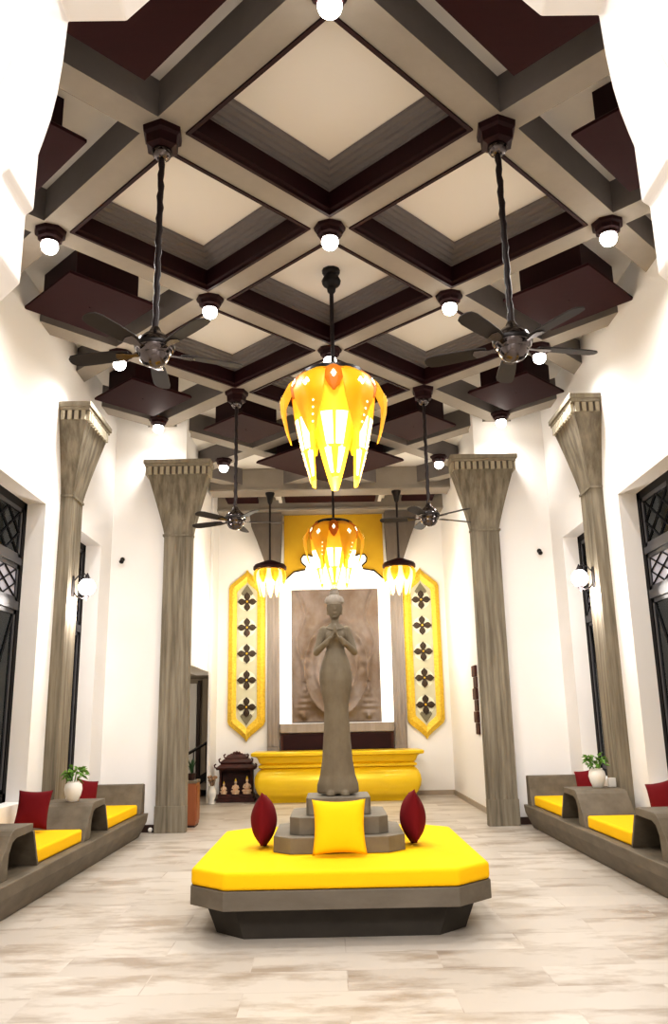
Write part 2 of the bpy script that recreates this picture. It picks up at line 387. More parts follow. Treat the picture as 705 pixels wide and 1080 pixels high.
# ---------------- ceiling fans
def make_fan(label, x, y, rot):
    t = thing('ceiling_fan', label, 'ceiling fan', (x, y, BU), rot, 'ceiling fans with dark blades')
    H = BU - 4.21
    MB().lathe([(.17, 0), (.165, -.05), (.14, -.07), (.135, -.15), (.09, -.17)], n=6).build('canopy', MAROON, t)
    MB().lathe([(.075, -.17), (.08, -.2), (.06, -.235), (.03, -.25)], n=16).build('canopy_ring', CHROME, t, smooth=40)
    pts = [(0.004 * math.sin(q * 1.7), .004 * math.cos(q * 1.7), -.24 - q * (H - .42) / 30) for q in range(31)]
    MB().tube(pts, [.022 + .005 * (q % 2) for q in range(31)], n=8).build('rod', ROD, t, smooth=60)
    hub = MB().lathe([(.03, -H + .19), (.05, -H + .15), (.085, -H + .12), (.125, -H + .08), (.145, -H + .03), (.14, -H - .01), (.115, -H - .04)], n=24)
    hub = hub.build('motor', CHROME, t, smooth=40)
    MB().lathe([(.147, -H + .045), (.152, -H + .035), (.152, -H + .02), (.147, -H + .01)], n=24).build('ring', BLACK, hub, smooth=40)
    MB().lathe([(.115, -H - .041), (.11, -H - .07), (.08, -H - .11), (.035, -H - .13), (.005, -H - .133)], n=20).build('bowl', CHROME, t, smooth=60)
    for q in range(5):
        a = 2 * PI * q / 5
        M = Matrix.Rotation(a, 4, 'Z') @ Matrix.Translation((0, 0, -H - .01)) @ Matrix.Rotation(math.radians(12), 4, 'X')
        o = [(.20, .045), (.28, .06), (.45, .07), (.60, .072), (.66, .06), (.685, .03), (.69, 0)]
        outl = o + [(x_, -y_) for x_, y_ in reversed(o[:-1])]
        b = MB().prism(outl, -.005, .005, 'z', M).build('blade', BLADE, t, bevel=.002)
        ir = MB().prism([(.10, .03), (.17, .018), (.24, .04), (.29, .045), (.31, 0), (.29, -.045), (.24, -.04), (.17, -.018), (.10, -.03)], -.014, -.0055, 'z', M)
        ir.build('blade_bracket', CHROME, b, bevel=.002)
    return t
f0 = make_fan('dark five blade ceiling fan hanging nearest the left portal', *node(-1, 1), math.radians(96))
dup(f0, 'dark five blade ceiling fan hanging nearest the right portal', (*node(1, 1), BU), math.radians(84))
dup(f0, 'dark five blade ceiling fan deeper in the hall, beside the left far column', (*node(-1, 5), BU), math.radians(12))
dup(f0, 'dark five blade ceiling fan deeper in the hall, beside the right far column', (*node(1, 5), BU), math.radians(26))

# ---------------- lotus chandeliers
def petal_mesh(prof, M, fold=.25, th=.006):
    """prof: (r, z, half width); a folded tapering petal in the plane facing +x"""
    outer = []
    for r, z, w in prof:
        outer.append([(r - fold * w, -w, z), (r - fold * w * .25, -w * .5, z), (r, 0, z), (r - fold * w * .25, w * .5, z), (r - fold * w, w, z)])
    inner = [[(x - th, y, z) for x, y, z in row] for row in outer]
    n = len(prof); vs = [p for r in outer for p in r] + [p for r in inner for p in r]; fs = []; o = n * 5
    for a in range(n - 1):
        for b in range(4):
            q = (a * 5 + b, a * 5 + b + 1, (a + 1) * 5 + b + 1, (a + 1) * 5 + b)
            fs.append(q); fs.append(tuple(o + i for i in reversed(q)))
        fs.append((a * 5, (a + 1) * 5, o + (a + 1) * 5, o + a * 5)); fs.append((a * 5 + 4, o + a * 5 + 4, o + (a + 1) * 5 + 4, (a + 1) * 5 + 4))
    for b in range(4):
        fs.append((b, o + b, o + b + 1, b + 1)); e = (n - 1) * 5
        fs.append((e + b, e + b + 1, o + e + b + 1, o + e + b))
    return MB().add(vs, fs, M)
def prof_at(prof, z):
    for (r0, z0, w0), (r1, z1, w1) in zip(prof, prof[1:]):
        if z1 <= z <= z0:
            t = (z0 - z) / (z0 - z1); return r0 + (r1 - r0) * t, w0 + (w1 - w0) * t
    return prof[-1][0], prof[-1][2]
def cutwork(mb, prof, spots, fold, M):
    for z, u, s in spots:
        r, w = prof_at(prof, z); x = r - fold * w * (abs(u) ** 1.6) + .007; y = u * w
        mb.add([(x, y, z - s), (x, y + s * .9, z), (x, y, z + s), (x, y - s * .9, z)], [(0, 1, 2, 3)], M)
    return mb
def petal_x(prof, z, u, fold):
    r, w = prof_at(prof, z); a = abs(u)
    return r - fold * w * (.5 * a if a < .5 else .25 + 1.5 * (a - .5)), u * w
def glow_strips(mb, prof, zs, u0, u1, fold, M):
    for a, b in zip(zs, zs[1:]):
        q = []
        for z, u in ((a, u0), (a, u1), (b, u1), (b, u0)):
            x, y = petal_x(prof, z, u, fold); q.append((x + .006, y, z))
        mb.add(q, [(0, 1, 2, 3)], M)
    return mb
def quat(z, u, s): return [(z + s * 1.3, u, s), (z - s * 1.3, u, s), (z, u + s * 5.5, s), (z, u - s * 5.5, s)]
def make_chandelier(label, x, y, ztop):
    C0 = 4.55
    t = thing('lotus_chandelier', label, 'chandelier', (x, y, ztop), 0, 'large yellow lotus chandeliers')
    Z = lambda z: z - ztop
    MB().lathe([(.105, 0), (.10, -.04), (.075, -.06), (.11, -.13), (.10, -.18), (.05, -.22), (.045, -.27), (.02, -.30)], n=10).build('canopy', BLACK, t, smooth=40)
    MB().tube([(0, 0, -.29), (0, 0, Z(5.2))], .024, n=10).build('rod', ROD, t, smooth=60)
    MB().lathe([(.03, Z(5.26)), (.10, Z(5.24)), (.30, Z(5.20)), (.36, Z(5.17)), (.36, Z(5.12)), (.32, Z(5.10))], n=20).build('crown_plate', BLACK, t, smooth=35)
    MB().ball((0, 0, Z(4.5)), .12, .12, .22).build('bulb', BULB, t, smooth=180)
    pin = [(.30, Z(5.17), .09), (.40, Z(5.06), .19), (.455, Z(4.86), .235), (.43, Z(4.62), .21), (.37, Z(4.3), .135), (.30, Z(4.03), .065), (.275, Z(3.93), .035)]
    pout = [(.34, Z(5.15), .10), (.50, Z(5.04), .16), (.585, Z(4.86), .185), (.575, Z(4.72), .16), (.52, Z(4.5), .085), (.475, Z(4.38), .04)]
    ptop = [(.36, Z(5.15), .02), (.44, Z(5.08), .11), (.50, Z(4.96), .10), (.50, Z(4.86), .055), (.495, Z(4.80), .01)]
    for q in range(6):
        M = Matrix.Rotation(-PI / 2 + q * PI / 3, 4, 'Z')
        pm = petal_mesh(pin, M, .3).build('long_petal', PETAL, t, smooth=30)
        sp = []
        for u in (-.72, .72):
            sp += quat(Z(4.93), u * .9, .020) + [(Z(4.45 - .07 * i), u * .85, .014) for i in range(5)]
        cutwork(MB(), pin, sp, .3, M).build('cutwork', CUTGLOW, pm)
        il = MB(); zz = [Z(v) for v in (4.60, 4.48, 4.36, 4.26)]; zl = [Z(v) for v in (4.23, 4.14, 4.05, 3.97)]
        for sg in (-1, 1):
            glow_strips(il, pin, zz, sg * .10, sg * .50, .3, M); glow_strips(il, pin, zz, sg * .50, sg * .70, .3, M); glow_strips(il, pin, zl, sg * .34, sg * .5, .3, M); glow_strips(il, pin, zl, sg * .5, sg * .92, .3, M)
        il.build('white_glow', CUTGLOW, pm)  # white-hot glow of the lower petals put in as bright strips
    for q in range(6):
        M = Matrix.Rotation(-PI / 2 + (q + .5) * PI / 3, 4, 'Z')
        pm = petal_mesh(pout, M, .3).build('short_petal', PETAL, t, smooth=30)
        cutwork(MB(), pout, quat(Z(4.9), 0, .024) + [(Z(4.68 - .07 * i), .5, .015) for i in range(4)], .3, M).build('cutwork', CUTGLOW, pm)
        M = Matrix.Rotation(-PI / 2 + q * PI / 3, 4, 'Z')
        pm = petal_mesh(ptop, Matrix.Rotation(-PI / 2 + q * PI / 3, 4, 'Z'), .2).build('crown_leaf', PETALO, t)
        cutwork(MB(), ptop, quat(Z(4.99), 0, .022), .2, M).build('cutwork', CUTGLOW, pm)
    add_light('POINT', (x, y, ztop + Z(4.12)), 55, (1, .90, .68), .10)
    add_light('POINT', (x, y, ztop + Z(3.85)), 50, (1, .85, .55), .12)
    return t
ch0 = make_chandelier('large yellow lotus petal chandelier hanging nearer, in front of the cross beams', 0.02, D0 + 3 * A, CE)
add_light('POINT', (.04, 15.35, 4.12), 55, (1, .90, .68), .10)
ch2 = dup(ch0, 'yellow lotus petal chandelier hanging farther away, straight above the statue head', (.05, 15.3, CE))

def make_pendant(label, x, y):
    t = thing('pendant_lamp', label, 'pendant lamp', (x, y, 6.0), 0, 'small crown pendants above the counter')
    Z = lambda z: z - 6.0
    MB().lathe([(.10, .0), (.095, -.05), (.06, -.12), (.045, -.22), (.02, -.27)], n=10).build('canopy', BLACK, t, smooth=40)
    MB().tube([(0, 0, -.26), (0, 0, Z(4.55))], .022, n=8).build('rod', ROD, t, smooth=60)
    MB().lathe([(.03, Z(4.60)), (.12, Z(4.57)), (.30, Z(4.50)), (.33, Z(4.46)), (.33, Z(4.41)), (.29, Z(4.40))], n=20).build('crown_plate', MAROON, t, smooth=35)
    pin = [(.22, Z(4.43), .05), (.27, Z(4.33), .085), (.27, Z(4.2), .08), (.22, Z(4.0), .045), (.19, Z(3.88), .015)]
    pout = [(.27, Z(4.43), .05), (.33, Z(4.34), .085), (.335, Z(4.24), .07), (.30, Z(4.12), .02)]
    for q in range(8): petal_mesh(pin, Matrix.Rotation(q * PI / 4, 4, 'Z'), .3).build('long_petal', PETALS, t)
    for q in range(8): petal_mesh(pout, Matrix.Rotation((q + .5) * PI / 4, 4, 'Z'), .3).build('short_petal', PETAL, t)
    MB().ball((0, 0, Z(4.2)), .09, .09, .13).build('bulb', BULB, t, smooth=180)
    return t
p0 = make_pendant('small bright crown pendant overlapping the left gold wall panel', -1.22, 16.0)
dup(p0, 'small bright crown pendant overlapping the right gold wall panel', (1.34, 16.0, 6.0))
for x in (-1.22, 1.34): add_light('POINT', (x, 15.7, 3.5), 85, (1, .94, .82), .1)

# ---------------- columns (pilasters) : local u = width, v toward the room is -y
def make_column(label, loc, rz):
    t = thing('column', label, 'column', loc, rz, 'grey streaked wall columns', 'thing')
    hw_, pr = .22, .15
    def sect(h, p, z, fl=.006):
        pts = []
        n = 5
        for i in range(n):                       # front face with shallow flutes
            x0 = -h + 2 * h * i / n; w = 2 * h / n
            pts += [(x0 + .01, -p), (x0 + w * .3, -p + fl), (x0 + w * .7, -p + fl), (x0 + w - .01, -p)]
        return [(-h, 0, z), (-h, -p * .5, z)] + [(a, b, z) for a, b in pts] + [(h, -p * .5, z), (h, 0, z)]
    MB().loft([sect(hw_, pr, .36), sect(hw_, pr, 4.31)]).build('shaft', COLUMN, t)
    MB().box(-hw_ - .004, hw_ + .004, -pr - .005, 0, 0, .36).build('plinth', COLUMN, t, bevel=.004)
    cap = []
    for i in range(9):
        q = i / 8; e = q ** 1.12
        cap.append(sect(hw_ + (.47 - hw_) * e, pr + (.34 - pr) * e, 4.31 + .92 * q))
    c = MB().loft(cap).build('capital', COLUMN, t)
    MB().box(-hw_ - .012, hw_ + .012, -pr - .012, 0, 4.285, 4.315).build('neck_band', COLUMN, t)
    MB().box(-.462, .462, -.335, 0, 5.23, 5.345).build('frieze', CAPST, c)
    d = MB()
    for i in range(10): d.box(-.45 + i * .0925, -.45 + i * .0925 + .055, -.375, -.335, 5.22, 5.34)
    for s in (-1, 1):
        for i in range(4): d.box(s * .455, s * .495, -.33 + i * .085, -.28 + i * .085, 5.22, 5.34)
    d.build('dentil_band', DENT, c)
    MB().box(-.50, .50, -.38, 0, 5.346, 5.385).box(-.52, .52, -.40, 0, 5.385, 5.45).build('cornice', CORN, t, bevel=.006)
    return t
c0 = make_column('grey streaked column on the left facing wall, beyond the wall benches', (-2.37, YF - .001, 0), 0)
dup(c0, 'grey streaked column on the right facing wall, beyond the wall benches', (2.37, YF - .001, 0), 0)
dup(c0, 'grey streaked column on the left side wall, behind the white vase', (-XW + .001, 10.17, 0), PI / 2)
dup(c0, 'grey streaked column on the right side wall, behind the white vase', (XW - .001, 10.17, 0), -PI / 2)

# ---------------- windows
wn = 0
def window(s, a, b, n):
    global wn; wn += 1
    X = s * (XW + .22); dx = s * .05
    f = MB(); fr = .09
    f.box(X, X + dx, a, a + fr, WZ0, WZ1).box(X, X + dx, b - fr, b, WZ0, WZ1).box(X, X + dx, a, b, WZ0, WZ0 + fr).box(X, X + dx, a, b, WZ1 - fr, WZ1)
    root = f.build('window_%d' % wn, WFRAME); root['kind'] = 'structure'
    pw = (b - a - 2 * fr) / n
    g = MB(); m = MB(); sub = MB(); gl = MB()
    z1, z2, z3 = 2.78, 2.88, 3.30; z4 = 3.38; zt = WZ1 - fr
    for i in range(n):
        y0 = a + fr + i * pw; y1 = y0 + pw
        if i: m.box(X - s * .01, X + dx, y0 - .035, y0 + .035, WZ0 + fr, zt)
        w = .05
        for (za, zb) in ((WZ0 + fr, z1), (z2, z3), (z4, zt)):
            sub.box(X + s * .005, X + s * .04, y0 + .02, y0 + .02 + w, za, zb).box(X + s * .005, X + s * .04, y1 - .02 - w, y1 - .02, za, zb)
            sub.box(X + s * .005, X + s * .04, y0 + .02, y1 - .02, za, za + w).box(X + s * .005, X + s * .04, y0 + .02, y1 - .02, zb - w, zb)
        sub.box(X - s * .015, X + s * .04, y0, y1, z1, z2).box(X - s * .015, X + s * .04, y0, y1, z3, z4)
        g.box(X + s * .02, X + s * .026, y0 + .03, y1 - .03, WZ0 + fr, z1).box(X + s * .02, X + s * .026, y0 + .03, y1 - .03, z4, zt)
        gl.box(X + s * .02, X + s * .026, y0 + .03, y1 - .03, z2, z3)
        yc = (y0 + y1) / 2
        def bar(p, q, r=.011):
            m.tube([(X + s * .012, p[0], p[1]), (X + s * .012, q[0], q[1])], r, n=4)
        h0, h1 = y0 + .07, y1 - .07
        for za, zb, k in ((z2 + .05, z3 - .05, 1), (z4 + .05, zt - .05, 1)):   # diamond lattices
            zc = (za + zb) / 2
            cell = (h1 - h0) / k
            for c in range(k):
                ya, yb = h0 + c * cell, h0 + (c + 1) * cell; ym = (ya + yb) / 2
                bar((ya, za), (yb, zb)); bar((ya, zb), (yb, za)); bar((ya, zc), (ym, zb)); bar((ym, zb), (yb, zc)); bar((yb, zc), (ym, za)); bar((ym, za), (ya, zc))
        bar((h0, z1 - .05), (yc, z1 - .75)); bar((h1, z1 - .05), (yc, z1 - .75)); bar((yc, z1 - .75), (yc, WZ0 + .15))
    sub.build('sash', WSUB, root); m.build('muntins', WFRAME, root); g.build('glass_pane', GLASS, root); gl.build('patterned_pane', GLASSL, root)
for s in (-1, 1):
    window(s, *WIN[0], 3); window(s, *WIN[1], 2)

# ---------------- wall benches with tables
def build_bench(s, sd, dy):
    t = thing('wall_bench', 'long grey concrete bench with raised side tables along the %s wall' % sd, 'bench', (0, dy, 0), 0, 'built-in concrete wall benches')
    yN, yF = 4.3, 12.1 if dy <= 0 else 11.95
    b = MB().prism([(s * 2.72, 0), (s * 2.62, .2), (s * 2.60, .31), (s * 3.26, .31), (s * 3.26, 0)], yN, yF, 'y')
    b.box(s * 3.26, s * 3.40, yN, 9.7, 0, .31).box(s * 3.26, s * 3.40, 10.6, yF, 0, .31)
    b.build('base', BENCH, t, bevel=.01)
    MB().prism([(yF, .31), (yF, .69), (yF - .09, .70), (yF - .13, .69), (yF - .20, .45), (yF - .25, .31)], s * 2.66, s * 3.40, 'x').build('end_backrest', BENCH, t, bevel=.008)
    for q in range(3):
        Y = 10.1 - 2.35 * q; xb = 3.26 if q == 0 else 3.40
        MB().prism([(Y, .68), (Y, .615), (Y - .38, .605), (Y - .46, .58), (Y - .52, .50), (Y - .54, .31), (Y - .78, .31), (Y - .70, .44), (Y - .52, .64), (Y - .47, .672), (Y - .42, .68)],
                   s * 2.68, s * xb, 'x').build('table_block', BENCH, t, bevel=.006)
        MB().prism([(Y + .20, .31), (Y + .165, .31), (Y + .005, .612), (Y + .045, .612)], s * 2.68, s * xb, 'x').build('seat_panel', BENCH, t, bevel=.004)
    names = ('farthest seat, by the facing wall', 'second seat from the far end', 'third seat from the far end')
    for q in range(3):
        y1 = (yF - .245 if q == 0 else 10.1 - 2.35 * (q - 1) - .78 - .005) + dy; y0 = 10.1 - 2.35 * q + .215 + dy
        c = MB().box(s * 2.70, s * (3.255 if q == 0 else 3.385), y0 - 0, y1, .312, .44).build('seat_cushion', YELLOW, None, bevel=.022, seg=3, smooth=50)
        tag(c, 'yellow seat cushion on the %s wall bench, %s' % (sd, names[q]), 'cushion', 'yellow bench cushions')
    return t
DY = {-1: -.15, 1: .12}
build_bench(-1, 'left', DY[-1]); build_bench(1, 'right', DY[1])

# ---------------- pillows
def pillow_mesh(w, h, th, sharp=0, n=18):
    vs = []; fs = []
    for side in (1, -1):
        for j in range(n + 1):
            for i in range(n + 1):
                u = -1 + 2 * i / n; v = -1 + 2 * j / n
                tt = max(0, (1 - u * u) * (1 - v * v)) ** .8 if sharp else max(0, (1 - abs(u) ** 2.6) * (1 - abs(v) ** 2.6)) ** .5
                pk = .02 if sharp else .10
                x = u * w / 2 * (1 - pk * (1 - v * v)); z = v * h / 2 * (1 - pk * (1 - u * u))
                cr = .004 * mnoise.noise(Vector((u * 2.5 + w, v * 2.5, side * 3.0)))
                vs.append((x, side * (th / 2 * tt + cr * tt), z))
    N = (n + 1) ** 2
    for sidx in (0, 1):
        for j in range(n):
            for i in range(n):
                a = sidx * N + j * (n + 1) + i; q = (a, a + 1, a + n + 2, a + n + 1)
                fs.append(q if sidx == 0 else tuple(reversed(q)))
    mb = MB().add(vs, fs)
    return mb
def pillow(label, m, w, h, th, loc, rot, group, sharp=0):
    o = pillow_mesh(w, h, th, sharp).build('throw_pillow', m, None, smooth=180)
    import bmesh
    bm = bmesh.new(); bm.from_mesh(o.data); bmesh.ops.remove_doubles(bm, verts=bm.verts, dist=.0005); bm.to_mesh(o.data); bm.free()
    o.location = loc; o.rotation_mode = 'ZYX'; o.rotation_euler = rot
    return tag(o, label, 'pillow', group)
pillow('yellow square pillow leaning on the front of the statue steps', YELLOW, .43, .42, .15, (-.02, 6.855, .685), (math.radians(-17), 0, 0), 'pillows on the centre sofa')
pillow('dark red pillow standing edge-on against the left side of the statue steps', RED, .38, .42, .22, (-.655, 7.38, .69), (math.radians(-9), 0, math.radians(87)), 'pillows on the centre sofa', 1)
pillow('dark red pillow standing edge-on against the right side of the statue steps', RED, .38, .42, .22, (.61, 7.38, .69), (math.radians(-9), 0, math.radians(-87)), 'pillows on the centre sofa', 1)
pillow('dark red pillow, whole and upright, on the second seat of the left bench', RED, .35, .40, .14, (-3.17, 8.98, .66), (math.radians(-20), 0, math.radians(3)), 'pillows on the wall benches')
pillow('dark red pillow on the second seat of the right bench, at the photo edge', RED, .36, .40, .14, (3.25, 8.62, .655), (math.radians(-18), 0, math.radians(-52)), 'pillows on the wall benches')
pillow('dark red pillow peeking from behind the left bench vase', RED, .34, .38, .13, (-3.19, 10.95, .64), (math.radians(-14), math.radians(0), math.radians(52)), 'pillows on the wall benches')
pillow('dark red pillow peeking from behind the right bench vase', RED, .34, .38, .13, (3.19, 10.95, .64), (math.radians(-14), math.radians(0), math.radians(-48)), 'pillows on the wall benches')

# ---------------- vases with plants on the benches
def leafy(mb, c, n, spread, h, ls, seed=1):
    r = random.Random(seed)
    for i in range(n):
        a = r.uniform(0, 2 * PI); e = r.uniform(.15, 1.0); rr = spread * r.uniform(.2, 1)
        p = Vector((c[0] + rr * math.cos(a), c[1] + rr * math.sin(a), c[2] + h * e))
        M = Matrix.Translation(p) @ Matrix.Rotation(a, 4, 'Z') @ Matrix.Rotation(r.uniform(-.9, .5), 4, 'Y') @ Matrix.Rotation(r.uniform(-.5, .5), 4, 'X')
        l = ls * r.uniform(.7, 1.2); w = l * .33
        mb.add([(0, 0, 0), (l * .4, w, .01), (l, 0, -.015), (l * .4, -w, .01), (l * .45, 0, -.01)], [(0, 4, 1), (1, 4, 2), (2, 4, 3), (3, 4, 0)], M)
    return mb
def make_vase(label, loc):
    t = thing('vase', label, 'vase', loc, 0, 'white vases on the benches')
    MB().lathe([(.05, 0), (.06, .01), (.085, .07), (.098, .13), (.09, .18), (.065, .205), (.07, .215), (.055, .212)], n=24).build('pot', CERAM, t, smooth=60)
    st = MB(); r = random.Random(3)
    for i in range(7):
        a = r.uniform(0, 6.28); st.tube([(.02 * math.cos(a), .02 * math.sin(a), .19), (.09 * math.cos(a), .09 * math.sin(a), .30 + .04 * r.random())], .004, n=5)
    st.build('stem', LEAF, t)
    leafy(MB(), (0, 0, .21), 46, .11, .14, .085, 5).build('foliage', LEAF, t)
    return t
v0 = make_vase('white vase with green leaves on the left bench table', (-2.94, 9.72 + DY[-1], .681))
dup(v0, 'white vase with green leaves on the right bench table', (3.02, 9.86 + DY[1], .681), 1.1)
b = MB().box(-.045, .045, -.03, .03, 0, .10).build('card_holder', CERAM, None, bevel=.006); b.location = (3.21, 9.95 + DY[1], .681)
tag(b, 'small white box on the right bench table, by the column foot', 'box')

# ---------------- wall sconces on the side columns
def make_sconce(label, loc, rz):
    t = thing('wall_sconce', label, 'wall lamp', loc, rz, 'globe wall lamps on the columns')
    MB().lathe([(.05, -.12), (.055, -.08), (.05, .08), (.04, .14)], (0, -.005, 0), n=14, sy=.25).build('back_plate', BLACK, t, smooth=50)
    MB().tube([(0, -.01, -.06), (0, -.06, -.12), (0, -.13, -.14), (0, -.17, -.10)], .01, n=8).build('arm', BLACK, t, smooth=60)
    MB().tube([(0, -.01, .08), (0, -.07, .15), (0, -.14, .17), (0, -.17, .13)], .008, n=8).build('arm', BLACK, t, smooth=60)
    MB().ball((0, -.175, 0), .105, .105, .112).build('globe', GLOBE, t, smooth=180)
    MB().lathe([(.05, .098), (.035, .115), (.02, .15), (.004, .18)], (0, -.175, 0), n=12).build('finial', ROD, t, smooth=50)
    MB().lathe([(.004, -.17), (.02, -.14), (.045, -.098)], (0, -.175, 0), n=12).build('finial', ROD, t, smooth=50)
    return t
sc0 = make_sconce('lit white globe lamp on the left side column', (-XW + .152, 10.17, 3.17), PI / 2)
dup(sc0, 'lit white globe lamp on the right side column', (XW - .152, 10.17, 3.17), -PI / 2)
for s in (-1, 1): add_light('POINT', (s * (XW - .152 - .175), 10.17, 3.02 - .07), 45, (1, .93, .88), .1)

# ---------------- centre sofa, stepped plinth, statue
SY = 7.5
def octo(hx, hy, ch): return [(-hx + ch, -hy), (hx - ch, -hy), (hx, -hy + ch), (hx, hy - ch), (hx - ch, hy), (-hx + ch, hy), (-hx, hy - ch), (-hx, -hy + ch)]
t = thing('island_sofa', 'large chamfered island sofa with yellow top in the middle of the hall', 'sofa', (-.02, SY, 0))
MB().loft([[(x, y, 0) for x, y in octo(.92, 1.10, .22)], [(x, y, .218) for x, y in octo(1.0, 1.17, .24)]]).build('base', FOOT, t)
MB().prism(octo(1.1, 1.29, .27), .219, .348, 'z').build('slab', SLABG, t, bevel=.006)
MB().prism(octo(1.098, 1.288, .27), .349, .47, 'z').build('cushion', YELLOW, t, bevel=.028, seg=4, smooth=45)
t = thing('statue_plinth', 'three-stepped grey stone plinth standing on the yellow island sofa', 'plinth', (-.02, SY, .471))
for h, z0, z1, ch in ((.535, 0, .125, .14), (.405, .125, .262, .08), (.27, .262, .40, .02)):
    MB().prism(octo(h, h, ch), z0, z1 - .0005, 'z').build('step', STEP, t, bevel=.006)

def ell(w, d, z, yc=0, n=28, sq=2.0):
    r = []
    for i in range(n):
        a = 2 * PI * i / n; c, s_ = math.cos(a), math.sin(a)
        r.append((w * sgn(c) * abs(c) ** (2 / sq), yc + d * sgn(s_) * abs(s_) ** (2 / sq), z))
    return r
def statue():
    b = MB()
    body = [(.155, .12, .012), (.168, .13, .03), (.165, .125, .085), (.142, .112, .16), (.124, .10, .28), (.114, .092, .42), (.105, .088, .56), (.099, .086, .68), (.104, .09, .77),
            (.122, .10, .86), (.136, .108, .96), (.134, .107, 1.03), (.118, .096, 1.11), (.092, .078, 1.18), (.075, .064, 1.235), (.080, .068, 1.285), (.096, .078, 1.335), (.102, .074, 1.38), (.098, .06, 1.415), (.065, .046, 1.445), (.036, .036, 1.465), (.033, .034, 1.49), (.034, .036, 1.52)]
    b.loft([ell(w, d, z, 0 if z < 1.4 else .004) for w, d, z in body])
    for s in (-1, 1): b.ball((s * .042, -.055, 1.35), .038, .028, .040)      # chest
    # front fold of the skirt
    # head
    head = [(.02, .026, 1.498), (.036, .046, 1.515), (.048, .058, 1.545), (.055, .066, 1.58), (.058, .070, 1.62), (.056, .069, 1.655), (.042, .052, 1.685), (.015, .02, 1.70)]
    b.loft([ell(w, d, z, -.008) for w, d, z in head])
    b.loft([[(x, y - .072, z) for x, y, z in ell(w, d, zz, 0, 10)] for w, d, zz in ((.010, .012, 1.572), (.013, .017, 1.580), (.008, .010, 1.602), (.005, .006, 1.622))])   # nose
    for s in (-1, 1):
        b.ball((s * .023, -.066, 1.612), .013, .010, .007, 10, 6)          # eyelids
        b.tube([(s * .008, -.071, 1.625), (s * .024, -.072, 1.631), (s * .042, -.060, 1.624)], .0045, n=6)   # brows
        b.ball((s * .060, -.004, 1.600), .009, .018, .032, 8, 6)           # ears
        b.ball((s * .061, -.006, 1.558), .008, .010, .022, 8, 6)
    b.ball((0, -.071, 1.552), .019, .010, .006, 10, 6); b.ball((0, -.069, 1.542), .015, .010, .006, 10, 6)   # lips
    b.ball((0, -.060, 1.517), .016, .014, .012, 10, 6)                     # chin
    # arms
    for s in (-1, 1):
        b.ball((s * .094, .002, 1.402), .040, .038, .040)
        b.tube([(s * .088, 0, 1.412), (s * .108, -.002, 1.375), (s * .128, -.014, 1.305), (s * .148, -.030, 1.235), (s * .155, -.040, 1.205)], [.034, .036, .033, .030, .028], n=12)
        b.ball((s * .156, -.038, 1.203), .030, .030, .030)
        b.tube([(s * .155, -.040, 1.205), (s * .122, -.085, 1.238), (s * .075, -.135, 1.282), (s * .032, -.165, 1.325)], [.028, .029, .025, .018], n=12)
        b.ball((s * .075, -.135, 1.276), .027, .027, .027)                 # bracelet swell
        # hand: palm, four fingers, thumb
        b.loft([[(x + s * (.026 - k * .010), y, z) for x, y, z in ell(.0115, w, 1.312 + k * .028, -.172 - k * .006, 12)] for k, w in enumerate((.018, .027, .030))])
        for f, (oy, ln) in enumerate(((-.0225, .066), (-.0075, .078), (.0075, .074), (.0215, .058))):
            b.tube([(s * .010, -.184 + oy, 1.366), (s * .0085, -.186 + oy * .92, 1.366 + ln * .55), (s * .006, -.184 + oy * .85, 1.366 + ln)], [.0082, .0075, .0055], n=8)
        b.tube([(s * .018, -.155, 1.335), (s * .016, -.140, 1.362), (s * .010, -.140, 1.395)], [.009, .0085, .006], n=8)
        # feet under the hem
        b.loft([[(x + s * .055, y, z) for x, y, z in ell(w, d, zz, -.075, 14)] for w, d, zz in ((.042, .085, 0), (.042, .085, .012), (.034, .072, .035), (.02, .04, .05))])
    # bead necklace and belt
    b.tube([(.075 * math.sin(a), -.046 - .035 * math.cos(a) , 1.43 - .028 * math.cos(a)) for a in [(-1.3 + 2.6 * i / 14) for i in range(15)]], .008, n=6)
    o = b.build('statue_raw', STATUE)
    md = o.modifiers.new('r', 'REMESH'); md.mode = 'VOXEL'; md.voxel_size = .0055
    sm = o.modifiers.new('s', 'SMOOTH'); sm.factor = .5; sm.iterations = 3
    dg = bpy.context.evaluated_depsgraph_get()
    me = bpy.data.meshes.new_from_object(o.evaluated_get(dg)); me.name = 'statue'
    bpy.data.objects.remove(o)
    me.polygons.foreach_set('use_smooth', [True] * len(me.polygons))
    me.materials.clear(); me.materials.append(STATUE)
    st = bpy.data.objects.new('statue', me); COL.objects.link(st)
    tag(st, 'tall grey stone statue of a woman in a long skirt with praying hands', 'statue')
    st.location = (-.02, SY, .872); st.scale = (1.09, 1.04, 1.012)
    hd = MB()
    hd.loft([ell(.060, .074, 1.632, -.004), ell(.073, .084, 1.648, 0), ell(.078, .088, 1.672, .004), ell(.071, .078, 1.698, .006), ell(.048, .054, 1.716, .008), ell(.040, .044, 1.722, .008)])
    for i in range(18):
        a = 2 * PI * i / 18; hd.tube([(.077 * math.cos(a), .003 + .087 * math.sin(a), 1.65), (.077 * math.cos(a), .004 + .087 * math.sin(a), 1.675), (.062 * math.cos(a), .006 + .07 * math.sin(a), 1.705)], .007, n=6)
    hd.loft([ell(.034, .036, 1.715, .008), ell(.042, .044, 1.728, .008), ell(.041, .043, 1.748, .008), ell(.030, .032, 1.755, .008), ell(.037, .039, 1.766, .008), ell(.030, .032, 1.785, .008)])
    part_label(hd.build('headdress', PALEST, st, smooth=50), 'paler ribbed headband and bun')
    return st
statue()

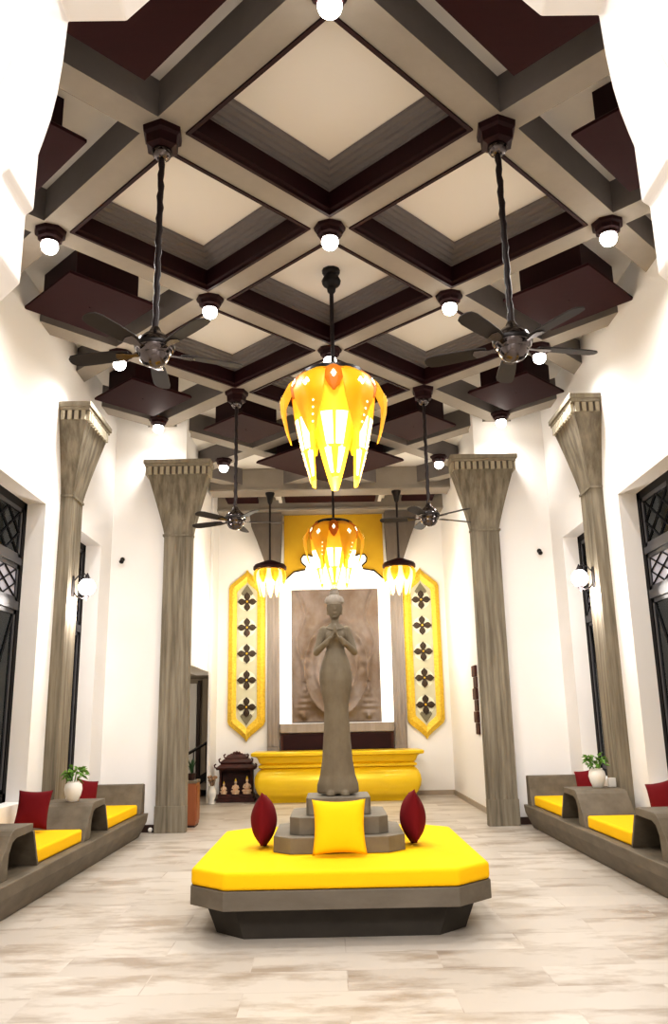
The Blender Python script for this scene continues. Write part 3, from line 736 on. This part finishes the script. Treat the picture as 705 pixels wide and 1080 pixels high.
# ---------------- gold counter
def rrect(hx, hy, r, z, n=5):
    pts = []
    for cx, cy, a0 in ((hx - r, hy - r, 0), (-hx + r, hy - r, PI / 2), (-hx + r, -hy + r, PI), (hx - r, -hy + r, 1.5 * PI)):
        for i in range(n + 1):
            a = a0 + PI / 2 * i / n; pts.append((cx + r * math.cos(a), cy + r * math.sin(a), z))
    return pts
t = thing('reception_counter', 'long gold yellow counter with bulging body in front of the altar', 'counter', (.05, 16.6, 0))
bd = [(1.40, .0), (1.42, .06), (1.47, .10), (1.53, .18), (1.57, .28), (1.585, .38), (1.575, .47), (1.54, .55), (1.49, .60), (1.46, .625)]
MB().loft([rrect(h, h - 1.15, .10, z) for h, z in bd]).build('body', GOLD, t, smooth=50)
MB().loft([rrect(h, h - 1.15, .06, z) for h, z in ((1.47, .626), (1.51, .64), (1.515, .675), (1.49, .69), (1.47, .70))]).build('moulding', GOLD, t, smooth=50)
MB().loft([rrect(h, h - 1.15, .05, z) for h, z in ((1.46, .70), (1.50, .74), (1.53, .82), (1.57, .845))]).build('frieze', GOLD, t, smooth=50)
MB().loft([rrect(h, h - 1.15, .05, z) for h, z in ((1.60, .846), (1.64, .86), (1.645, .91), (1.62, .925))]).build('countertop', GOLD, t, smooth=40)
fl = MB()

# ---------------- altar wall behind the counter
CX = .06
for s, sd in ((-1, 'left'), (1, 'right')):
    t = thing('altar_column', 'grey flat column with flared capital on the %s of the stone relief' % sd, 'column', (CX + s * 1.30, YB - .002, 0), 0, 'flat columns beside the relief', 'thing')
    sh = MB().box(-.13, .13, -.12, 0, .9, 4.6)
    for q in (-.08, 0, .08): sh.box(q - .02, q + .02, -.135, -.12, 1.0, 4.55)
    sh.build('shaft', PILAST, t, bevel=.006)
    MB().loft([[(-s * a, 0, z), (-s * a, -p_, z), (s * b_, -p_, z), (s * b_, 0, z)] for a, b_, p_, z in ((.14, .14, .13, 4.58), (.16, .20, .15, 4.85), (.18, .36, .22, 5.3), (.19, .46, .28, 5.55), (.19, .50, .30, 5.85))]).build('capital', CAPST, t)
    MB().box(-.13, .13, -.1, 0, 0, .9).build('plinth', PILAST, t)
o = MB().box(CX - 1.07, CX + 1.07, YB - .04, YB - .003, 4.2, 5.85).build('ochre_panel', OCHRE); tag(o, 'plain ochre yellow wall panel above the white crest, between flared capitals', 'wall panel')
t = thing('altar_backboard', 'glowing white backboard with scrolled crest framing the stone relief', 'backboard', (CX, YB - .041, 0))
half = [(-1.17, 1.44), (-1.17, 4.34), (-1.02, 4.44), (-.86, 4.585), (-.62, 4.63), (-.60, 4.70), (-.69, 4.78), (-.71, 4.87), (-.66, 4.945), (-.55, 4.95), (-.48, 4.92), (-.36, 4.93), (-.2, 5.03), (0, 5.12)]
full = half + [(-x, z) for x, z in reversed(half[:-1])]
MB().prism(full, -.05, 0, 'y').build('board', LIT, t)
MB().tube([(x, -.05, z) for x, z in full[1:-1]], .018, n=6).build('crest_edging', ROD, t, smooth=60)
# carved relief
def relief():
    W, H, nx, nz = 1.80, 2.70, 120, 170
    def g(x, z, cx, cz, rx, rz): return math.exp(-(((x - cx) / rx) ** 2 + ((z - cz) / rz) ** 2))
    def hgt(x, z):
        h = .018 * mnoise.fractal(Vector((x * 2.2, z * 2.2, 1.7)), 1.0, 2.0, 4)
        e = math.hypot(x / .66, (z - 1.05) / .95); h += .055 * math.exp(-((e - 1) / .09) ** 2) + (.03 if e < 1 else 0)
        e2 = math.hypot(x / .42, (z - 1.1) / .6); h += .03 * math.exp(-((e2 - 1) / .10) ** 2)
        h += .07 * g(x, z, 0, 1.9, .22, .28) + .06 * g(x, z, 0, 1.35, .34, .35) + .05 * g(x, z, 0, .75, .5, .25)
        for s in (-1, 1):
            for cz, rx, rz in ((.10, .06, .05), (.18, .11, .06), (.29, .14, .05), (.40, .13, .06), (.52, .08, .07), (.63, .04, .06)):
                h += .06 * g(x, z, s * .66, cz, rx, rz)
            for k in range(6):
                h += .025 * g(x, z, s * (.55 + .05 * math.sin(k * 1.3)), .95 + k * .24, .10, .07)
            h += .03 * math.exp(-((x - s * (.72 + .08 * math.sin(z * 5))) / .035) ** 2) * (1 if z > .8 else 0)
        return h
    vs = []; fs = []
    for j in range(nz + 1):
        for i in range(nx + 1):
            x = -W / 2 + W * i / nx; z = H * j / nz
            ed = min(1, min(W / 2 - abs(x), z, H - z) / .04)
            vs.append((x, -.065 - 1.7 * hgt(x, z) * max(0, ed), z))
    for j in range(nz):
        for i in range(nx):
            a = j * (nx + 1) + i; fs.append((a, a + 1, a + nx + 2, a + nx + 1))
    mb = MB().add(vs, fs)
    o = mb.build('stone_relief', RELIEF, None, smooth=180); o.location = (CX, YB - .10, 1.47)
    for p in o.data.polygons[:1]:
        if p.normal.y > 0: o.data.flip_normals()
    fr = MB().box(-.92, .92, -.03, .0, -.02, 0).box(-.92, .92, -.03, 0, H, H + .02).box(-.92, -.90, -.03, 0, 0, H).box(.90, .92, -.03, 0, 0, H).box(-.9, .9, -.012, 0, 0, H)
    fr.build('border', PILAST, o)
    tag(o, 'grey brown carved stone relief with swirling bands and lotus pots, behind the statue', 'relief')
relief()
t = thing('altar_cabinet', 'low dark red cabinet under the stone relief, behind the counter', 'cabinet', (CX, YB - .003, 0))
MB().box(-1.16, 1.16, -.22, 0, 1.26, 1.44).build('sill', PILAST, t, bevel=.008)
MB().box(-1.15, 1.15, -.16, 0, 0, 1.25).build('carcass', DARKRED, t)
for s in (-1, 1):
    d = MB().box(s * .06, s * 1.1, -.185, -.161, .75, 1.22).build('door', MAROON, t, bevel=.006)
    MB().ball((s * .16, -.195, 1.12), .014).build('knob', CHROME, d, smooth=180)

# ---------------- gold wall panels with dark flowers
def hexo(h, zs, zt):
    """pointed panel outline, half width h, shoulder zs, tip zt (ogee)"""
    up = [(h, 0), (h, zs * .5), (h, zs), (h * .92, zs + (zt - zs) * .18), (h * .62, zs + (zt - zs) * .42), (h * .30, zs + (zt - zs) * .66), (h * .10, zs + (zt - zs) * .84), (0, zt)]
    r = up + [(-x, z) for x, z in reversed(up[:-1])]
    return r + [(x, -z) for x, z in reversed(r[1:-1])]
def make_gold(label, x):
    t = thing('gold_wall_panel', label, 'wall panel', (x, YB - .003, 2.88), 0, 'gold panels beside the altar')
    outer, mid, inner = hexo(.385, 1.38, 1.78), hexo(.30, 1.34, 1.66), hexo(.215, 1.28, 1.52)
    n = len(outer); rings = []
    for pl, y in ((outer, 0), (outer, -.05), (mid, -.09), (inner, -.055), (inner, 0)): rings.append([(a, y, b) for a, b in pl])
    MB().loft(rings + [rings[0]], cap=False).build('frame', GOLDC, t, smooth=40)
    MB().prism(inner, -.03, -.001, 'y').build('backing', PALE, t)
    for k_ in range(5):
        z = (2 - k_) * .545
        MB().lathe([(.19, 0), (.19, -.004)], n=28, M=Matrix.Translation((0, -.0305, z)) @ Matrix.Rotation(PI / 2, 4, 'X')).build('halo_glow', HALO, t)
        q = MB()
        for a in range(4):
            M = Matrix.Translation((0, -.035, z)) @ Matrix.Rotation(a * PI / 2, 4, 'Y') @ Matrix.Diagonal((1.12, 1, 1.1, 1))
            q.prism([(-.02, .0), (.02, .0), (.034, .05), (.056, .085), (.060, .115), (.045, .145), (.02, .165), (0, .19), (-.02, .165), (-.045, .145), (-.060, .115), (-.056, .085), (-.034, .05)], -.03, 0, 'y', M)
            q.prism([(0, .05), (.025, .085), (.028, .115), (0, .15), (-.028, .115), (-.025, .085)], -.042, -.028, 'y', M)
        q = q.build('flower', CARV, t, bevel=.005)
        MB().ball((0, -.07, z), .022, .012, .022).build('flower_centre', GOLDC, q, smooth=180)
    for s in (1, -1):
        MB().prism([(0, s * 1.46), (.07, s * 1.36), (.13, s * 1.27), (.09, s * 1.22), (.05, s * 1.25), (0, s * 1.19), (-.05, s * 1.25), (-.09, s * 1.22), (-.13, s * 1.27), (-.07, s * 1.36)], -.05, -.03, 'y').build('leaf_ornament', LEAFG, t, bevel=.005)
    return t
g0 = make_gold('pointed gold panel with five dark flowers left of the altar', -1.80)
dup(g0, 'pointed gold panel with five dark flowers right of the altar', (1.90, YB - .003, 2.86))

# ---------------- shrine, figurines, vase, cabinet with plant
t = thing('spirit_shrine', 'dark red carved wooden shrine on the floor, left of the gold counter', 'shrine', (-1.93, 16.85, 0))
MB().box(-.37, .37, -.22, .2, 0, .07).box(-.34, .34, -.2, .2, .07, .15).build('base', DARKRED, t, bevel=.008)
MB().box(-.31, .31, .15, .19, .151, .66).build('back_panel', DARKRED, t)
for s in (-1, 1):
    MB().box(s * .29, s * .32, -.14, .15, .151, .60).build('side_panel', DARKRED, t, bevel=.004)
    MB().lathe([(.028, .151), (.022, .2), (.026, .35), (.02, .5), (.03, .6)], (s * .30, -.16, 0), n=10).build('post', DARKRED, t, smooth=50)
rf = MB()
for h, z, d in ((.37, .60, .22), (.29, .70, .17), (.20, .78, .12)):
    rf.loft([[(-h, -d, z), (h, -d, z), (h, .18, z), (-h, .18, z)], [(-h - .02, -d - .02, z + .035), (h + .02, -d - .02, z + .035), (h + .02, .19, z + .035), (-h - .02, .19, z + .035)], [(-h * .82, -d * .8, z + .1), (h * .82, -d * .8, z + .1), (h * .82, .18, z + .1), (-h * .82, .18, z + .1)]])
    for s in (-1, 1):
        rf.tube([(s * (h - .02), -d, z + .03), (s * (h + .03), -d - .01, z + .05), (s * (h + .04), -d - .01, z + .09), (s * (h + .01), -d, z + .11)], .016, n=6)
rf.build('roof', DARKRED, t)
cr = MB()
for i in range(7):
    a = (i - 3); cr.ball((a * .05, -.04, .90 - .010 * a * a), .032, .02, .045)
cr.build('crest', DARKRED, t, smooth=180)
def figurine(label, x, y, z, h):
    t = thing('figurine', label, 'figurine', (x, y, z), 0, 'seated figurines in the shrine')
    b = MB().lathe([(.055, 0), (.06, .015), (.05, .04), (.035, .055)], n=14)
    b.loft([ell(.045, .035, .05, 0, 14), ell(.03, .026, .09, 0, 14), ell(.036, .026, .125, 0, 14), ell(.014, .014, .145, 0, 14), ell(.013, .013, .155, 0, 14)])
    b.ball((0, 0, .175), .022, .022, .026)
    for s in (-1, 1): b.tube([(s * .034, 0, .125), (s * .05, -.015, .09), (s * .02, -.04, .075)], .011, n=7); b.tube([(s * .02, -.01, .05), (s * .055, -.03, .045), (s * .0, -.05, .045)], .016, n=7)
    b.build('body', FIGW, t, smooth=50)
    MB().lathe([(.02, .192), (.016, .205), (.004, .235)], n=10).build('crown', GOLDC, t, smooth=40)
    t.scale = (h / .235,) * 3
figurine('small pale figurine at the left in the shrine, partly lower', -2.16, 16.68, .151, .24)
figurine('small pale figurine in the middle of the shrine', -1.93, 16.66, .151, .29)
figurine('small pale figurine at the right in the shrine, next to the counter', -1.71, 16.68, .151, .33)
t = thing('flower_vase', 'white floor vase with dried brown flowers beside the shrine', 'vase', (-2.37 + .02, 16.4, 0))
MB().lathe([(.06, 0), (.065, .02), (.05, .07), (.085, .16), (.09, .22), (.05, .29), (.07, .33), (.05, .325)], n=20).build('pot', CERAM, t, smooth=60)
m = MB(); r = random.Random(4)
for i in range(16):
    a = r.uniform(0, 6.28); q = r.uniform(.02, .1); m.tube([(.02 * math.cos(a), .02 * math.sin(a), .31), (q * math.cos(a), q * math.sin(a), .44)], .004, n=5); m.ball((q * math.cos(a), q * math.sin(a), .45 + r.uniform(-.03, .05)), .03, .03, .028, 8, 6)
m.build('flowers', DRY, t, smooth=180)
t = thing('planter_cabinet', 'orange brown wooden cabinet half hidden behind the left far column', 'cabinet', (-2.23, 13.05, 0))
MB().box(-.13, .13, -.18, .18, .03, .62).build('carcass', BROWNW, t, bevel=.006)
MB().box(-.14, .14, -.19, .19, .62, .66).build('top', BENCH, t, bevel=.006)
MB().box(-.12, .12, -.16, .16, 0, .03).build('plinth', BASEB, t)
MB().box(.131, .142, -.15, .15, .08, .58).build('door', BROWNW, t, bevel=.003)
t = thing('potted_plant', 'dark green leafy plant in a pot on the brown cabinet', 'plant', (-2.20, 13.05, .661))
MB().lathe([(.05, 0), (.07, .09), (.075, .095), (.06, .09)], n=16).build('pot', BASEB, t, smooth=50)
m = MB(); r = random.Random(9)
for i in range(14):
    a = r.uniform(0, 6.28); tilt = r.uniform(.1, .5); l = r.uniform(.16, .26)
    M = Matrix.Translation((0, 0, .09)) @ Matrix.Rotation(a, 4, 'Z') @ Matrix.Rotation(tilt, 4, 'Y')
    m.add([(0, -.012, 0), (0, .012, 0), (.01, .02, l * .5), (.01, -.02, l * .5), (.04, 0, l)], [(0, 1, 2, 3), (3, 2, 4)], M)
m.build('foliage', mat('dark leaf', (.03, .075, .03), .5, scale=(20, 20, 20), amount=.5), t)

# ---------------- stairs in the alcove
t = thing('staircase', 'dark stair with black handrail in the opening left of the altar', 'stairs', (-3.0, 17.75, 0))
for i in range(6):
    MB().box(-.10 + .27 * i, -.10 + .27 * i + .29, .1, 1.1, .15 * i if i else 0, .15 * (i + 1)).build('step', ALCOVE, t)
MB().tube([(-.5, .06, .631), (1.3, .06, 1.621)], .03, n=8).build('handrail', BLACK, t, smooth=60)
MB().tube([(-.45, .06, 0), (-.45, .06, .66)], .025, n=8).build('newel_post', BLACK, t, smooth=60)
for i in range(12):
    x = -.33 + .13 * i
    MB().tube([(x, .06, max(0, .55 * x + .12)), (x, .06, .906 + .55 * x)], .012, n=6).build('baluster', BLACK, t)
MB().prism([(-.28, 0), (1.35, .90), (1.35, 1.10), (-.28, .16)], .05, .09, 'y').build('stringer', BLACK, t)
d = MB().box(-3.38, -3.08, 18.94, 18.99, 0, 2.36); d = struct('door_1', d, WALL)
MB().box(-3.06, -3.0, 18.92, 18.99, 0, 2.42).build('frame', BASEB, d)
# carved wood strip on the inner right wall
w = MB()
for i in range(6): w.box(XI - .03 - .02 * (i % 2), XI - .002, 14.05, 14.35, 1.22 + i * .19, 1.22 + i * .19 + .185)
o = w.build('carved_wall_panel', DARKRED, None, bevel=.01); tag(o, 'narrow stepped brown wooden panel on the inner right wall, seen edge-on behind the column', 'wall panel')

# ---------------- small wall cameras and the white fitting on the skirting
def cam_thing(label, x, z):
    t = thing('security_camera', label, 'camera', (x, YF - .001, z), 0, 'small black wall cameras')
    MB().lathe([(.035, 0), (.035, .02), (.02, .03)], n=12, M=Matrix.Rotation(PI / 2, 4, 'X')).build('base', BLACK, t, smooth=40)
    MB().tube([(0, -.02, 0), (0, -.05, -.01), (0, -.06, -.03)], .012, n=8).build('arm', BLACK, t, smooth=60)
    MB().ball((0, -.07, -.045), .035, .045, .03).build('body', BLACK, t, smooth=180)
cam_thing('small black camera high on the left facing wall', -3.24, 3.96)
cam_thing('small black camera high on the right facing wall', 3.21, 3.98)
o = MB().ball((0, 0, 0), .035).build('floor_fitting', CERAM, None, smooth=180); o.location = (-2.66, YF - .062, .036)  # plain white ball; purpose of the fitting left open
tag(o, 'small round white fitting at the skirting between left bench and far column', 'door stop')

# ------------------------------------------------------------------ lights, world, camera
def area(loc, to, power, sx, sy, color=(1, .95, .9)):
    o = add_light('AREA', loc, power, color); o.data.shape = 'RECTANGLE'; o.data.size = sx; o.data.size_y = sy
    o.rotation_euler = (Vector(to) - Vector(loc)).to_track_quat('-Z', 'Y').to_euler(); return o
area((0, -1.0, 6.2), (0, 4.0, 2.6), 620, 3.0, 2.0, (1, .97, .95))  # added unseen fill behind the camera, whitens the portal
add_light('POINT', (-3.8, 17.2, 2.2), 25, (1, .9, .75), .1)  # added unseen fill that brightens the stairwell

w = bpy.data.worlds.new('night'); scn.world = w; w.use_nodes = True
w.node_tree.nodes['Background'].inputs[0].default_value = (.012, .016, .024, 1); w.node_tree.nodes['Background'].inputs[1].default_value = .6

f, pit, rol, yaw = 863.67, .2487, -.0196, .0093
cy, sy, cp, sp, crr, srr = math.cos(yaw), math.sin(yaw), math.cos(pit), math.sin(pit), math.cos(rol), math.sin(rol)
fwd = Vector((sy * cp, cy * cp, sp)); right = Vector((cy, -sy, 0)); up = right.cross(fwd)
r2 = right * crr + up * srr; u2 = -right * srr + up * crr
cd = bpy.data.cameras.new('camera'); cam = bpy.data.objects.new('camera', cd); COL.objects.link(cam)
cd.sensor_fit = 'VERTICAL'; cd.sensor_height = 36; cd.lens = f / 1080 * 36; cd.clip_start = .05; cd.clip_end = 100
cam.matrix_world = Matrix(((r2.x, u2.x, -fwd.x, -.077), (r2.y, u2.y, -fwd.y, 0), (r2.z, u2.z, -fwd.z, 1.5), (0, 0, 0, 1)))
scn.camera = cam
scn.view_settings.view_transform = 'Standard'
scn.view_settings.look = 'Medium High Contrast'
scn.view_settings.exposure = 0.0
scn.cycles.use_denoising = True
scn.cycles.max_bounces = 8
scn.cycles.sample_clamp_indirect = 6
